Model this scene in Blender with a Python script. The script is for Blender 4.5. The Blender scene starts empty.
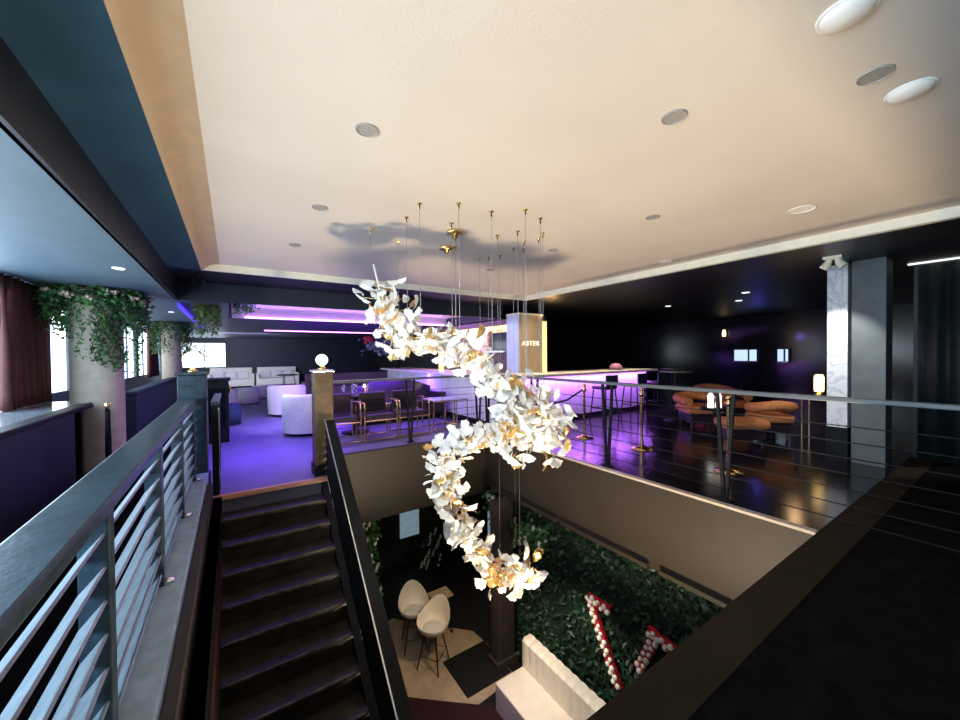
import bpy, math, random
from mathutils import Vector, Matrix
PI = math.pi
R = math.radians
sc = bpy.context.scene
C = sc.collection

# ------------------------------------------------------------------ camera
f, yaw, pit, rol = 372.9, .5853889, -.0143558, -.00910654
cy, sy = math.cos(yaw), math.sin(yaw)
F = Vector((sy*math.cos(pit), cy*math.cos(pit), math.sin(pit)))
r0 = Vector((cy, -sy, 0)); u0 = r0.cross(F)
RR = r0*math.cos(rol)+u0*math.sin(rol); UU = -r0*math.sin(rol)+u0*math.cos(rol)
cam_data = bpy.data.cameras.new('camera'); cam = bpy.data.objects.new('camera', cam_data); C.objects.link(cam)
cam_data.sensor_width = 36; cam_data.lens = f/960*36; cam_data.clip_start = .02; cam_data.clip_end = 100
M4 = Matrix((RR, UU, -F)).transposed().to_4x4(); M4.translation = Vector((0, 0, 1.5)); cam.matrix_world = M4
sc.camera = cam

# ------------------------------------------------------------------ world, exposure, lights
w = bpy.data.worlds.new('world'); sc.world = w; w.use_nodes = True
w.node_tree.nodes['Background'].inputs[0].default_value = (.45, .62, .8, 1)
w.node_tree.nodes['Background'].inputs[1].default_value = .03
sc.view_settings.view_transform = 'Standard'; sc.view_settings.look = 'None'
sc.view_settings.gamma = 1; sc.view_settings.use_curve_mapping = False
sc.view_settings.exposure = 0.0


def light(kind, loc, power, col, size=.1, aim=None, cone=60, blend=.5, sizey=None, name='scene_light', spread=None):
    d = bpy.data.lights.new(name, kind); d.energy = power; d.color = col
    o = bpy.data.objects.new(name, d); C.objects.link(o); o.location = loc
    if kind == 'AREA':
        d.size = size
        if sizey: d.shape = 'RECTANGLE'; d.size_y = sizey
        if spread: d.spread = R(spread)
    else: d.shadow_soft_size = size
    if kind == 'SPOT': d.spot_size = R(cone); d.spot_blend = blend
    if aim is not None:
        o.rotation_euler = (Vector(aim)-Vector(loc)).to_track_quat('-Z', 'Y').to_euler()
    return o


WARM = (1, .76, .5); COOL = (.55, .78, 1); PURPLE = (.16, .035, 1)
light('SPOT', (1.95, 1.5, -2.2), 780, (1, .80, .56), .22, (2.5, 3.4, 2.8), 118, .55)      # warm uplight of the lower lounge
light('SPOT', (3.0, 4.2, -1.15), 90, WARM, .1, (3.1, 5.0, -3.8), 95, .7)                  # warm downlight over the lower seats
light('SPOT', (3.0, 3.3, -1.2), 100, (1, .93, .76), .1, (3.7, 3.4, -3.4), 90, .7)
light('SPOT', (.5, .5, 2.66), 150, (.95, .97, 1), .06, (2.0, 3.15, .9), 58, .5)  # unseen key spot added to brighten the chandelier petals
light('AREA', (-2.05, .4, 1.6), 170, COOL, 3.2, (0, .6, 1.4), sizey=1.3)                     # daylight of the windows beside the aisle
light('AREA', (-2.05, 4.6, 1.6), 55, COOL, 3.2, (0, 4.6, 1.4), sizey=1.3)
light('AREA', (2.1, 8.9, 2.5), 170, PURPLE, 4.0, (2.1, 8.9, 0), sizey=2.4, spread=100)                 # purple cove over the dance floor
light('AREA', (2.7, 9.9, 2.42), 30, (.55, .25, 1), 5.0, (2.7, 8.6, 2.75), sizey=.1)
light('AREA', (.3, 6.6, 2.35), 40, PURPLE, .8, (.4, 6.4, 0), sizey=1.0, spread=75)
light('AREA', (3.2, 12.6, 1.9), 14, (.2, .04, 1), 4.0, (3.2, 12.6, 2.4), sizey=2.5)  # unseen purple uplight added to wash the ceiling between the LED strips
light('AREA', (3.2, 14.4, 2.36), 20, PURPLE, 5.0, (3.2, 14.4, 0), sizey=.2)

# ------------------------------------------------------------------ materials


def mat(name, col, rough=.6, metal=0, noise=0, nscale=8, bump=0, bscale=60, emit=None, es=0, spec=None, coat=0, trans=0, col2=None):
    m = bpy.data.materials.new(name); m.use_nodes = True; nt = m.node_tree; b = nt.nodes['Principled BSDF']
    b.inputs['Base Color'].default_value = (*col, 1); b.inputs['Roughness'].default_value = rough; b.inputs['Metallic'].default_value = metal
    if spec is not None: b.inputs['Specular IOR Level'].default_value = spec
    if coat: b.inputs['Coat Weight'].default_value = coat
    if trans: b.inputs['Transmission Weight'].default_value = trans
    if emit: b.inputs['Emission Color'].default_value = (*emit, 1); b.inputs['Emission Strength'].default_value = es
    tc = nt.nodes.new('ShaderNodeTexCoord')
    if noise or col2:
        n = nt.nodes.new('ShaderNodeTexNoise'); n.inputs['Scale'].default_value = nscale; n.inputs['Detail'].default_value = 4
        nt.links.new(tc.outputs['Object'], n.inputs['Vector'])
        cr = nt.nodes.new('ShaderNodeValToRGB'); c2 = col2 or tuple(min(1, c*(1+noise)) for c in col)
        c1 = col if col2 else tuple(c*(1-noise) for c in col)
        cr.color_ramp.elements[0].color = (*c1, 1); cr.color_ramp.elements[1].color = (*c2, 1)
        cr.color_ramp.elements[0].position = .38; cr.color_ramp.elements[1].position = .62
        nt.links.new(n.outputs['Fac'], cr.inputs[0]); nt.links.new(cr.outputs[0], b.inputs['Base Color'])
    if bump:
        n2 = nt.nodes.new('ShaderNodeTexNoise'); n2.inputs['Scale'].default_value = bscale
        nt.links.new(tc.outputs['Object'], n2.inputs['Vector'])
        bp = nt.nodes.new('ShaderNodeBump'); bp.inputs['Strength'].default_value = bump; bp.inputs['Distance'].default_value = .02
        nt.links.new(n2.outputs['Fac'], bp.inputs['Height']); nt.links.new(bp.outputs[0], b.inputs['Normal'])
    return m


M = dict(
    plaster=mat('cream_ceiling_plaster', (.72, .65, .55), .75, noise=.03, nscale=1.2, bump=.08, bscale=120),
    cream=mat('cream_trim_paint', (.85, .82, .68), .5, noise=.03),
    tan=mat('tan_cove_tone', (.5, .38, .24), .7, noise=.04),
    teal=mat('dark_teal_paint', (.022, .075, .125), .5, noise=.12, nscale=3),
    bay=mat('grey_blue_ceiling_paint', (.10, .15, .19), .55, noise=.05, nscale=3),
    navy=mat('navy_wall_paint', (.012, .018, .035), .55, noise=.15, nscale=2),
    black=mat('black_wall_paint', (.008, .009, .011), .45, noise=.2, nscale=3),
    blackgloss=mat('black_gloss_wall', (.006, .007, .01), .15, noise=.2, nscale=3),
    vinyl=mat('grey_vinyl_floor', (.13, .13, .2), .42, noise=.12, nscale=1.5),
    gloss=mat('black_polished_floor', (.010, .009, .012), .18, noise=.25, nscale=2.5),
    brownfloor=mat('brown_floor_edge', (.026, .018, .010), .8, spec=.1, noise=.1, nscale=4),
    fascia=mat('taupe_fascia_paint', (.036, .027, .018), .5, noise=.06, nscale=2),
    fasciaedge=mat('light_catching_nosing', (.5, .42, .33), .35, noise=.05),
    stair=mat('dark_brown_stair_tread', (.035, .026, .018), .42, noise=.35, nscale=9, bump=.1),
    nosing=mat('worn_tread_nosing', (.10, .085, .06), .35, noise=.5, nscale=14),
    railmetal=mat('charcoal_painted_rail', (.03, .055, .075), .32, noise=.3, nscale=14, bump=.05),
    slat=mat('grey_painted_slat', (.24, .29, .33), .38, noise=.15, nscale=20, bump=.08),
    kerb=mat('grey_blue_kerb_paint', (.36, .5, .62), .5, noise=.12, nscale=12),
    dark=mat('matt_black_metal', (.008, .009, .011), .5, noise=.2, spec=.2),
    bright=mat('bright_steel_and_highlight', (.75, .77, .8), .25, metal=.9),
    brass=mat('polished_brass', (.85, .6, .25), .22, metal=1, noise=.05),
    steel=mat('fine_steel_cable', (.35, .33, .3), .35, metal=.9),
    rail=mat('grey_handrail_paint', (.10, .12, .13), .35, noise=.1),
    leafw=mat('white_ceramic_petal', (.95, .93, .87), .35, noise=.05, nscale=12, bump=.08, bscale=50),
    leafg=mat('golden_petal', (.78, .52, .2), .3, metal=.6, noise=.1, nscale=12),
    boucle=mat('white_boucle_fabric', (.75, .74, .70), .9, noise=.12, nscale=60, bump=.5, bscale=90),
    cushion=mat('lilac_white_cushion', (.7, .66, .74), .9, noise=.1, nscale=40, bump=.3),
    blue=mat('blue_velvet', (.008, .035, .07), .7, noise=.15, nscale=20, bump=.2),
    navyfab=mat('navy_upholstery', (.012, .025, .06), .6, noise=.15, nscale=20, bump=.15),
    plumfab=mat('dusky_pink_fabric', (.22, .14, .2), .9, noise=.15, nscale=20),
    leather=mat('dark_plum_leather', (.03, .018, .028), .3, noise=.2, nscale=16, bump=.1),
    orange=mat('rust_orange_velvet', (.6, .22, .07), .7, noise=.15, nscale=20, bump=.2),
    grey=mat('grey_pillar_paint', (.13, .15, .15), .6, noise=.1, nscale=5),
    beige=mat('beige_stucco_column', (.62, .52, .42), .75, noise=.07, nscale=10, bump=.15),
    woodp=mat('brown_newel_wood', (.14, .09, .045), .45, noise=.2, nscale=7),
    curtain=mat('maroon_velvet', (.10, .022, .02), .65, noise=.15, nscale=18, bump=.15),
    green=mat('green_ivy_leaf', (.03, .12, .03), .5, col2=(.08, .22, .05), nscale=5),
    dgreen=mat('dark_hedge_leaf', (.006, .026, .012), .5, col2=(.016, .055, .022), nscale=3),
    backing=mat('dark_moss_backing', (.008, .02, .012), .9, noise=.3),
    petal=mat('dusty_pink_petal', (.6, .42, .34), .7, noise=.2, nscale=30),
    whitepetal=mat('white_petal', (.8, .78, .7), .7, noise=.08, nscale=30),
    redpetal=mat('red_petal', (.6, .03, .05), .6, noise=.2, nscale=30),
    red=mat('red_flower_covering', (.5, .01, .02), .6, noise=.3, nscale=30),
    purplepetal=mat('grey_blue_leaf', (.25, .28, .4), .7, noise=.2, nscale=30),
    globe=mat('frosted_globe_glass', (.9, .88, .8), .4, emit=(1, .95, .82), es=1.6, noise=.02),
    lamp=mat('glowing_amber_lamp', (.9, .7, .4), .5, emit=(1, .72, .3), es=3, noise=.02),
    yellowled=mat('yellow_led_diffuser', (1, .8, .4), .5, emit=(1, .68, .22), es=1.6, noise=.02),
    pinkled=mat('magenta_led_tube', (.9, .5, 1), .5, emit=(.85, .28, 1), es=5, noise=.02),
    blueled=mat('blue_led_tube', (.2, .2, 1), .5, emit=(.06, .03, 1), es=1.6, noise=.02),
    whiteled=mat('white_led_line', (.9, .9, .9), .5, emit=(.9, .9, .85), es=1.3, noise=.02),
    day=mat('daylit_window_glass', (.8, .9, 1), .3, emit=(.78, .9, 1), es=4.0, noise=.02),
    day2=mat('window_reflection_glow', (.5, .6, .7), .3, emit=(.6, .8, 1), es=1.0, col2=(.7, .8, .9), nscale=3),
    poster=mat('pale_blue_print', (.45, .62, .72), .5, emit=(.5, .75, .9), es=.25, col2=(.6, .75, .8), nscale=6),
    downlight=mat('downlight_lens', (.9, .9, .85), .4, emit=(.85, .92, 1), es=1.3, noise=.02),
    disc=mat('grey_speaker_grille', (.36, .34, .31), .6, noise=.15, nscale=90, bump=.2, bscale=300),
    whitedisc=mat('white_ceiling_disc', (.9, .88, .82), .5, noise=.02),
    barpanel=mat('white_bar_panel', (.78, .76, .8), .3, noise=.04, nscale=3),
    barpink=mat('pink_bar_panel', (.8, .55, .62), .35, noise=.05, nscale=3),
    bartop=mat('pale_stone_bar_top', (.85, .78, .68), .25, noise=.05, nscale=6),
    goldpanel=mat('brushed_gold_panel', (.55, .42, .26), .5, noise=.06, nscale=4),
    lilacpanel=mat('pale_blue_panel', (.55, .62, .85), .5, noise=.05, nscale=4),
    glass=mat('drinking_glass', (.85, .85, 1), .05, trans=.9, noise=.01),
    redcarpet=mat('dark_red_carpet', (.022, .001, .002), .9, noise=.2, nscale=40, bump=.2),
    beigefloor=mat('sand_stone_floor', (.48, .36, .24), .5, noise=.12, nscale=5),
    blackrug=mat('black_rug', (.004, .004, .004), .95, noise=.2, nscale=30),
    pillowred=mat('brown_post_paint', (.05, .034, .03), .6, noise=.2, nscale=6),
    shell=mat('cream_moulded_shell', (.85, .78, .66), .4, noise=.03),
    wood=mat('dark_walnut', (.05, .022, .012), .4, noise=.3, nscale=14),
    mirror=mat('dark_screen_glass', (.02, .03, .05), .08, noise=.1),
)


def marble():
    m = bpy.data.materials.new('white_veined_marble'); m.use_nodes = True; nt = m.node_tree; b = nt.nodes['Principled BSDF']
    b.inputs['Roughness'].default_value = .3
    tc = nt.nodes.new('ShaderNodeTexCoord'); n = nt.nodes.new('ShaderNodeTexNoise'); n.inputs['Scale'].default_value = 3.2; n.inputs['Detail'].default_value = 8; n.inputs['Distortion'].default_value = 1.6
    cr = nt.nodes.new('ShaderNodeValToRGB'); e = cr.color_ramp.elements
    e[0].position = .44; e[0].color = (.9, .9, .88, 1); e[1].position = .53; e[1].color = (.9, .9, .88, 1); k = e.new(.485); k.color = (.62, .63, .66, 1)
    nt.links.new(tc.outputs['Object'], n.inputs[0]); nt.links.new(n.outputs[0], cr.inputs[0]); nt.links.new(cr.outputs[0], b.inputs['Base Color'])
    return m


M['marble'] = marble()

# ------------------------------------------------------------------ mesh builder


class MB:
    def __init__(s): s.v = []; s.f = []; s.sm = []
    def add(s, vs, fs, smooth=False):
        o = len(s.v); s.v += [tuple(x) for x in vs]; s.f += [tuple(i+o for i in q) for q in fs]; s.sm += [smooth]*len(fs); return s
    def bx(s, x0, x1, y0, y1, z0, z1):
        vs = [(x, y, z) for z in (z0, z1) for y in (y0, y1) for x in (x0, x1)]
        return s.add(vs, [(0, 2, 3, 1), (4, 5, 7, 6), (0, 1, 5, 4), (2, 6, 7, 3), (0, 4, 6, 2), (1, 3, 7, 5)])
    def obx(s, c, ax, ay, az):      # oriented box, half-axis vectors
        c, ax, ay, az = map(Vector, (c, ax, ay, az))
        vs = [c+ax*i+ay*j+az*k for k in (-1, 1) for j in (-1, 1) for i in (-1, 1)]
        return s.add(vs, [(0, 2, 3, 1), (4, 5, 7, 6), (0, 1, 5, 4), (2, 6, 7, 3), (0, 4, 6, 2), (1, 3, 7, 5)])
    def bar(s, a, b, w, h, up=(0, 0, 1)):
        a, b = Vector(a), Vector(b); d = (b-a); y = d.normalized(); x = y.cross(Vector(up)).normalized(); z = x.cross(y)
        return s.obx((a+b)/2, x*w/2, d/2, z*h/2)
    def tube(s, pts, r, n=8, cap=True):
        pts = [Vector(p) for p in pts]; rs = r if isinstance(r, (list, tuple)) else [r]*len(pts); vs = []; fs = []
        t0 = (pts[1]-pts[0]).normalized(); ref = Vector((0, 0, 1)) if abs(t0.z) < .9 else Vector((1, 0, 0)); nx = t0.cross(ref).normalized()
        for i, p in enumerate(pts):
            t = (pts[min(i+1, len(pts)-1)]-pts[max(i-1, 0)]).normalized()
            nx = (nx-t*nx.dot(t)).normalized(); ny = t.cross(nx)
            vs += [p+(nx*math.cos(2*PI*k/n)+ny*math.sin(2*PI*k/n))*rs[i] for k in range(n)]
        for i in range(len(pts)-1):
            for k in range(n): fs.append((i*n+k, i*n+(k+1) % n, (i+1)*n+(k+1) % n, (i+1)*n+k))
        s.add(vs, fs, True)
        if cap:
            s.add(vs[:n], [tuple(reversed(range(n)))]); s.add(vs[-n:], [tuple(range(n))])
        return s
    def lathe(s, prof, c=(0, 0, 0), n=20, a0=0, a1=2*PI, smooth=True):
        full = abs(a1-a0-2*PI) < 1e-6; m = n if full else n+1; vs = []; fs = []
        for (rr, z) in prof:
            for k in range(m):
                a = a0+(a1-a0)*k/n; vs.append((c[0]+rr*math.cos(a), c[1]+rr*math.sin(a), c[2]+z))
        for i in range(len(prof)-1):
            for k in range(n):
                k2 = (k+1) % m
                fs.append((i*m+k, i*m+k2, (i+1)*m+k2, (i+1)*m+k))
        return s.add(vs, fs, smooth)
    def ball(s, c, rr, n=12, sz=1):
        return s.lathe([(rr*math.sin(PI*i/8)+1e-4, -rr*sz*math.cos(PI*i/8)) for i in range(9)], c, n)
    def build(s, name, m, parent=None, loc=None, bevel=0, label=None):
        me = bpy.data.meshes.new(name)
        vs = s.v
        if loc is not None and parent is None: vs = [(a-loc[0], b-loc[1], c-loc[2]) for a, b, c in vs]
        me.from_pydata(vs, [], s.f); me.update()
        me.polygons.foreach_set('use_smooth', s.sm)
        me.materials.append(m if not isinstance(m, str) else M[m])
        o = bpy.data.objects.new(name, me); C.objects.link(o)
        if loc is not None and parent is None: o.location = loc
        if parent is not None: o.parent = parent
        if bevel:
            b = o.modifiers.new('bevel', 'BEVEL'); b.width = bevel; b.segments = 2; b.limit_method = 'ANGLE'
        if label: o['label'] = label
        return o


def tag(o, label, cat, group=None, kind=None):
    o['label'] = label; o['category'] = cat
    if group: o['group'] = group
    if kind: o['kind'] = kind
    return o


def thing(name, label, cat, loc=(0, 0, 0), rz=0, group=None):
    o = bpy.data.objects.new(name, None); C.objects.link(o); o.empty_display_size = .1
    o.location = loc; o.rotation_euler = (0, 0, rz); return tag(o, label, cat, group)


def struct(name, mb, m, bevel=0):
    o = mb.build(name, m, bevel=bevel); o['kind'] = 'structure'; return o


def dup(root, loc, rz=None, label=None):
    rt = root.copy(); C.objects.link(rt); rt.location = loc
    if rz is not None: rt.rotation_euler = (0, 0, rz)
    if label: rt['label'] = label
    for ch in list(root.children):
        c = ch.copy(); C.objects.link(c); c.parent = rt
        for g in list(ch.children):
            d = g.copy(); C.objects.link(d); d.parent = c
    return rt


rnd = random.Random(7)

# ------------------------------------------------------------------ the shell
XL, XR, YN, YB = -2.3, 14.2, -2.6, 21.6
m = MB(); m.bx(XL, -.12, YN, YB, -.3, 0); m.bx(-.12, XR, YN, .79, -.3, 0)
struct('floor', m, mat('matt_black_floor', (.006, .005, .005), .95, noise=.3, spec=.05))
m = MB(); m.bx(-.5, 1.0, 4.87, YB, -.3, .003); m.bx(1.0, 4.03, 5.9, YB, -.3, .003); struct('floor.001', m, 'vinyl')
m = MB(); m.bx(4.03, XR, 1.02, YB, -.3, .006); struct('floor.002', m, 'gloss')
m = MB(); m.bx(1.0, XR, .79, 1.02, -.35, .004); m.bx(-.12, 1.0, .79, 1.02, -.35, .004); struct('trim_1', m, 'brownfloor')
m = MB(); m.bx(3.99, 4.03, 1.02, 5.9, -.98, -.012); struct('trim_2', m, 'fascia')
m = MB(); m.bx(1.0, 3.99, 5.86, 5.9, -1.12, -.012); m.bx(.985, 1.02, 4.87, 5.9, -1.12, -.012); struct('trim_3', m, 'fascia')
m = MB(); m.bx(3.965, 4.04, 1.02, 5.9, -.012, .014); struct('trim_4', m, 'fasciaedge')  # pale colour stands for light caught along the floor edge
m = MB()
for a, b in ((1.02, 2.35), (2.5, 3.85), (3.95, 5.6)): m.bx(3.93, 3.99, a, b, -.98, -.93)
struct('trim_5', m, 'fascia')
m = MB(); m.bx(-.5, .97, 4.85, 4.9, -.04, .012); struct('trim_6', m, mat('copper_floor_nosing', (.7, .35, .25), .35, noise=.05))
# ceiling
m = MB(); m.bx(-.34, 5.5, YN, 6.4, 2.79, 2.9); struct('ceiling', m, 'plaster')
m = MB(); m.bx(-.70, -.34, YN, 6.4, 2.7, 2.9); struct('ceiling.001', m, 'teal')
m = MB(); m.bx(-.70, XR, 6.4, 7.45, 2.7, 2.9); m.bx(5.5, XR, YN, 6.4, 2.7, 2.9); m.bx(7.45*0+5.6, XR, 7.45, YB, 2.7, 2.9); struct('ceiling.002', m, 'black')
m = MB(); m.bx(XL, -.72, YN, YB, 2.4, 2.5); struct('ceiling.003', m, 'bay')
m = MB(); m.bx(-.72, -.02, 7.5, 10.3, 2.4, 2.5); m.bx(-.72, 5.6, 10.36, YB, 2.4, 2.5); struct('ceiling.004', m, mat('dark_violet_ceiling', (.07, .07, .13), .5, noise=.1))
m = MB(); m.bx(-.02, 5.6, 7.5, 10.36, 2.62, 2.68); struct('ceiling.005', m, mat('pale_cove_ceiling', (.6, .6, .68), .6, noise=.04))
m = MB(); m.bx(-.74, -.70, YN, 7.45, 2.4, 2.75); struct('trim_15', m, 'black')
m = MB(); m.bx(-.70, 5.6, 7.45, 7.5, 2.4, 2.75); m.bx(5.6, 5.64, 7.45, YB, 2.4, 2.75)
m.bx(-.04, -.0, 7.5, 10.36, 2.4, 2.65); struct('trim_7', m, 'navy')
m = MB(); m.bx(0, 5.6, 10.32, 10.36, 2.4, 2.65); struct('trim_16', m, mat('pale_cove_side', (.6, .6, .68), .6, noise=.04))
# coffer trim and tan cove strip, darker than the ceiling plaster
m = MB(); m.bx(-.34, 5.5, 6.34, 6.4, 2.695, 2.79); m.bx(5.42, 5.5, YN, 6.4, 2.695, 2.79); struct('trim_8', m, 'cream')
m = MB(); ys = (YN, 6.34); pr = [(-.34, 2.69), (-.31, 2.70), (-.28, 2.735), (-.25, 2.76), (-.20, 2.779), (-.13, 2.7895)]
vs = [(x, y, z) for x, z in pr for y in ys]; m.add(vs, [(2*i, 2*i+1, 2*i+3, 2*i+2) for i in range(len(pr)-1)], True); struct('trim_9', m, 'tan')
# walls
m = MB(); m.bx(XL-.1, XL, YN, YB, 0, .92); m.bx(XL-.1, XL, YN, YB, 2.36, 2.5)
wins = [(-2.4, -.6), (-.3, 1.5), (1.8, 3.6), (3.9, 5.7), (6.0, 8.0), (8.2, 10.0), (10.3, 12.1), (12.4, 14.2), (14.5, 16.3), (16.6, 18.4), (18.7, 20.5)]
e0 = YN
for a, b in wins+[(YB, YB)]: m.bx(XL-.1, XL, e0, a, .92, 2.36); e0 = b
struct('wall_left', m, 'bay')
for i, (a, b) in enumerate(wins):
    t = bpy.data.objects.new('window_%d' % (i+1), None); C.objects.link(t); t['kind'] = 'structure'
    g = MB().bx(XL-.06, XL-.04, a, b, .92, 2.36); g.build('window_pane', 'day', t)
    g = MB(); g.bx(XL-.08, XL+.02, a, a+.05, .92, 2.36); g.bx(XL-.08, XL+.02, b-.05, b, .92, 2.36); g.bx(XL-.07, XL, (a+b)/2-.02, (a+b)/2+.02, .92, 2.36)
    g.bx(XL-.08, XL+.02, a, b, .92, .97); g.bx(XL-.08, XL+.02, a, b, 2.31, 2.36); g.build('window_frame', 'bay', t)
m = MB(); m.bx(-.3, 6.6, YB, YB+.1, 0, 2.5); m.bx(XL, -.3, YB, YB+.1, 0, 1.0); m.bx(XL, -.3, YB, YB+.1, 2.15, 2.5); m.bx(XL, -1.9, YB, YB+.1, 1, 2.15); struct('wall_back', m, 'navy')
t = bpy.data.objects.new('window_12', None); C.objects.link(t); t['kind'] = 'structure'
MB().bx(-1.9, -.3, YB+.04, YB+.06, 1, 2.15).build('window_pane', 'day', t)
g = MB(); g.bx(-1.12, -1.08, YB-.01, YB+.06, 1, 2.15); g.bx(-1.9, -.3, YB-.01, YB+.06, 1, 1.04); g.build('window_frame', 'bay', t)
m = MB(); m.bx(6.5, 6.6, 12.5, YB, 0, 2.7); m.bx(6.5, XR, 12.5, 12.6, 0, 2.7); struct('wall_back_right', m, 'black')
m = MB(); m.bx(XR, XR+.1, YN, 12.6, 0, 2.8); struct('wall_right', m, 'blackgloss')
m = MB(); m.bx(XL, XR, YN-.1, YN, 0, 2.9); struct('wall_near', m, 'black')
m = MB(); m.bx(7.95, 8.0, YN, 1.0, 0, 2.7); struct('wall_side', m, 'black')
# lower storey
m = MB(); m.bx(-1, 12, -2, 10, -3.9, -3.8); struct('floor_lower', m, mat('black_lower_floor', (.01, .008, .008), .5, noise=.3))
m = MB(); m.bx(-1, 7.5, 9.0, 9.1, -3.8, -.3); m.bx(7.5, 7.6, 5, 9.1, -3.8, -.3); struct('wall_lower_back', m, mat('mottled_brown_wall', (.02, .014, .008), .6, noise=.7, nscale=2.5))
m = MB(); m.bx(4.10, 4.2, .8, 5.05, -3.8, -.3); struct('wall_lower_right', m, 'black')
m = MB(); m.bx(1.02, 7.5, 5.9, 9.1, -1.12, -1.02); struct('ceiling_lower', m, 'fascia')
m = MB(); m.add([(2.05, 5.5, -3.795), (3.02, 4.68, -3.795), (3.8, 4.75, -3.795), (3.8, 5.6, -3.795), (3.75, 6.0, -3.795), (2.6, 7.2, -3.795), (2.0, 7.0, -3.795)], [range(7)]); struct('floor_lower.001', m, 'beigefloor')
m = MB(); m.bx(1.2, 3.2, 3.0, 4.0, -3.8, -3.79); o = MB().add([(1.0, 5.6, -3.8), (1.0, 3.2, -3.8), (3.2, 2.2, -3.8), (3.2, 4.5, -3.8), (2.05, 5.5, -3.8), (1.0, 5.6, -3.785), (1.0, 3.2, -3.785), (3.2, 2.2, -3.785), (3.2, 4.5, -3.785), (2.05, 5.5, -3.785)],
    [(4, 3, 2, 1, 0), (5, 6, 7, 8, 9)]+[(i, (i+1) % 5, 5+(i+1) % 5, 5+i) for i in range(5)]).build('carpet', 'redcarpet'); tag(o, 'dark red carpet on the lower floor in front of the sand floor', 'carpet')
o = MB().bx(2.93, 3.78, 4.85, 5.66, -3.79, -3.775).build('rug', 'blackrug'); tag(o, 'black square rug on the sand floor beside white bench', 'rug')
m = MB(); m.bx(3.62, 3.98, 5.0, 5.2, -3.8, -.98); m.bx(3.58, 4.02, 4.96, 5.24, -3.8, -3.66); struct('trim_10', m, 'pillowred', .01)

# ------------------------------------------------------------------ staircase
RI, GO, Y0 = .175, .23, 4.87
st = thing('staircase', 'dark brown staircase descending from the purple floor to the lower storey', 'staircase', (.38, 4.87, 0))
def zst(y): return -(Y0-y)/GO*RI
for n in range(1, 22):
    y = Y0-GO*n; z = -RI*n
    m = MB(); m.bx(-.5, .5, y-.02-4.87, y+GO+.005-4.87, z-.035, z); m.bx(-.5, .5, y-.005-4.87, y+.02-4.87, z-RI, z-.034)
    s_ = m.build('step', 'stair', st, bevel=.004)
    MB().bx(-.46, .47, y-.024-4.87, y-4.87, z-.012, z+.003).build('nosing', 'nosing', s_, label='worn pale tread nosing')
m = MB()
for x in (-.57, .5):
    y1 = 4.87-GO*21
    a = [(x, 0, -.02), (x, y1-4.87, -RI*21-.02), (x, y1-4.87, -RI*21-.5), (x, 0, -.55)] if x > 0 else [(x, 0, .0), (x, y1-4.87, .0), (x, y1-4.87, -RI*21-.5), (x, 0, -.5)]
    vs = a+[(p[0]+.07, p[1], p[2]) for p in a]; mm = MB().add(vs, [(0, 1, 2, 3), (7, 6, 5, 4), (0, 4, 5, 1), (1, 5, 6, 2), (2, 6, 7, 3), (3, 7, 4, 0)])
    if x > 0:
        mm.build('stringer', 'dark', st)
    else: mm.build('stringer', 'wood', st)
# sloping balustrade
br = thing('sloping_balustrade', 'black sloping slatted balustrade with highlight along the handrail beside the stairs', 'balustrade', (1.0, 4.87, 0))
def zr(y): return .15-.76*(4.2-y)
ya, yb = 4.93, .4
A = Vector((0.0, ya-4.87, zr(ya)-.02)); B = Vector((0.0, yb-4.87, zr(yb)-.02))
MB().bar(A, B, .11, .05).build('handrail', 'dark', br, bevel=.008)
MB().bar(A+Vector((-.06, 0, .028)), B+Vector((-.06, 0, .028)), .012, .012).build('handrail_highlight', 'bright', br, label='bright strip for the edge highlight')  # bright strip modelled as the highlight along the handrail
for k in range(6):
    d = -.10-.095*k
    MB().bar(A+Vector((-.02, 0, d)), B+Vector((-.02, 0, d)), .014, .085, up=(.6, 0, .8)).build('slat', 'dark', br)
for y in (4.5, 3.6, 2.7, 1.8, .9):
    MB().bx(.01, .05, y-.03-4.87, y+.03-4.87, zr(y)-.95, zr(y)-.03).build('post', 'dark', br)
# newel posts and globes
def newel(x, y, label, mt, w=.11, h=1.3):
    t = thing('newel_post', label, 'post', (x, y, 0))
    MB().bx(-w, w, -w, w, 0, h).build('shaft', mt, t, bevel=.01)
    MB().bx(-w-.02, w+.02, -w-.02, w+.02, h, h+.025).build('cap', 'bright' if mt == 'woodp' else 'railmetal', t, bevel=.006)
    MB().bx(-w-.015, w+.015, -w-.015, w+.015, 0, .14).build('plinth', 'dark', t, bevel=.006)
    for s in (-1, 1):
        MB().bx(-w+.03, w-.03, s*w-.006, s*w+.006, .25, h-.12).build('panel', mt, t, bevel=.004)
    return t
newel(.95, 5.1, 'brown wooden newel post under a glowing globe at the stair top', 'woodp')
newel(-.385, 5.38, 'dark square newel post ending the level slatted railing', 'railmetal', .13)
def globe(x, y, z, r_, label):
    t = thing('globe_lamp', label, 'lamp', (x, y, z))
    MB().lathe([(.001, 0), (.05, 0), (.05, .02), (.028, .035), (.028, .06), (.001, .06)], n=14).build('base', 'brass', t)
    MB().ball((0, 0, .05+r_), r_, 18).build('shade', 'globe', t)
globe(.95, 5.1, 1.326, .075, 'small white globe lamp on the brown newel post')
globe(-.385, 5.38, 1.326, .095, 'frosted globe lamp on the dark newel post')

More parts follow.
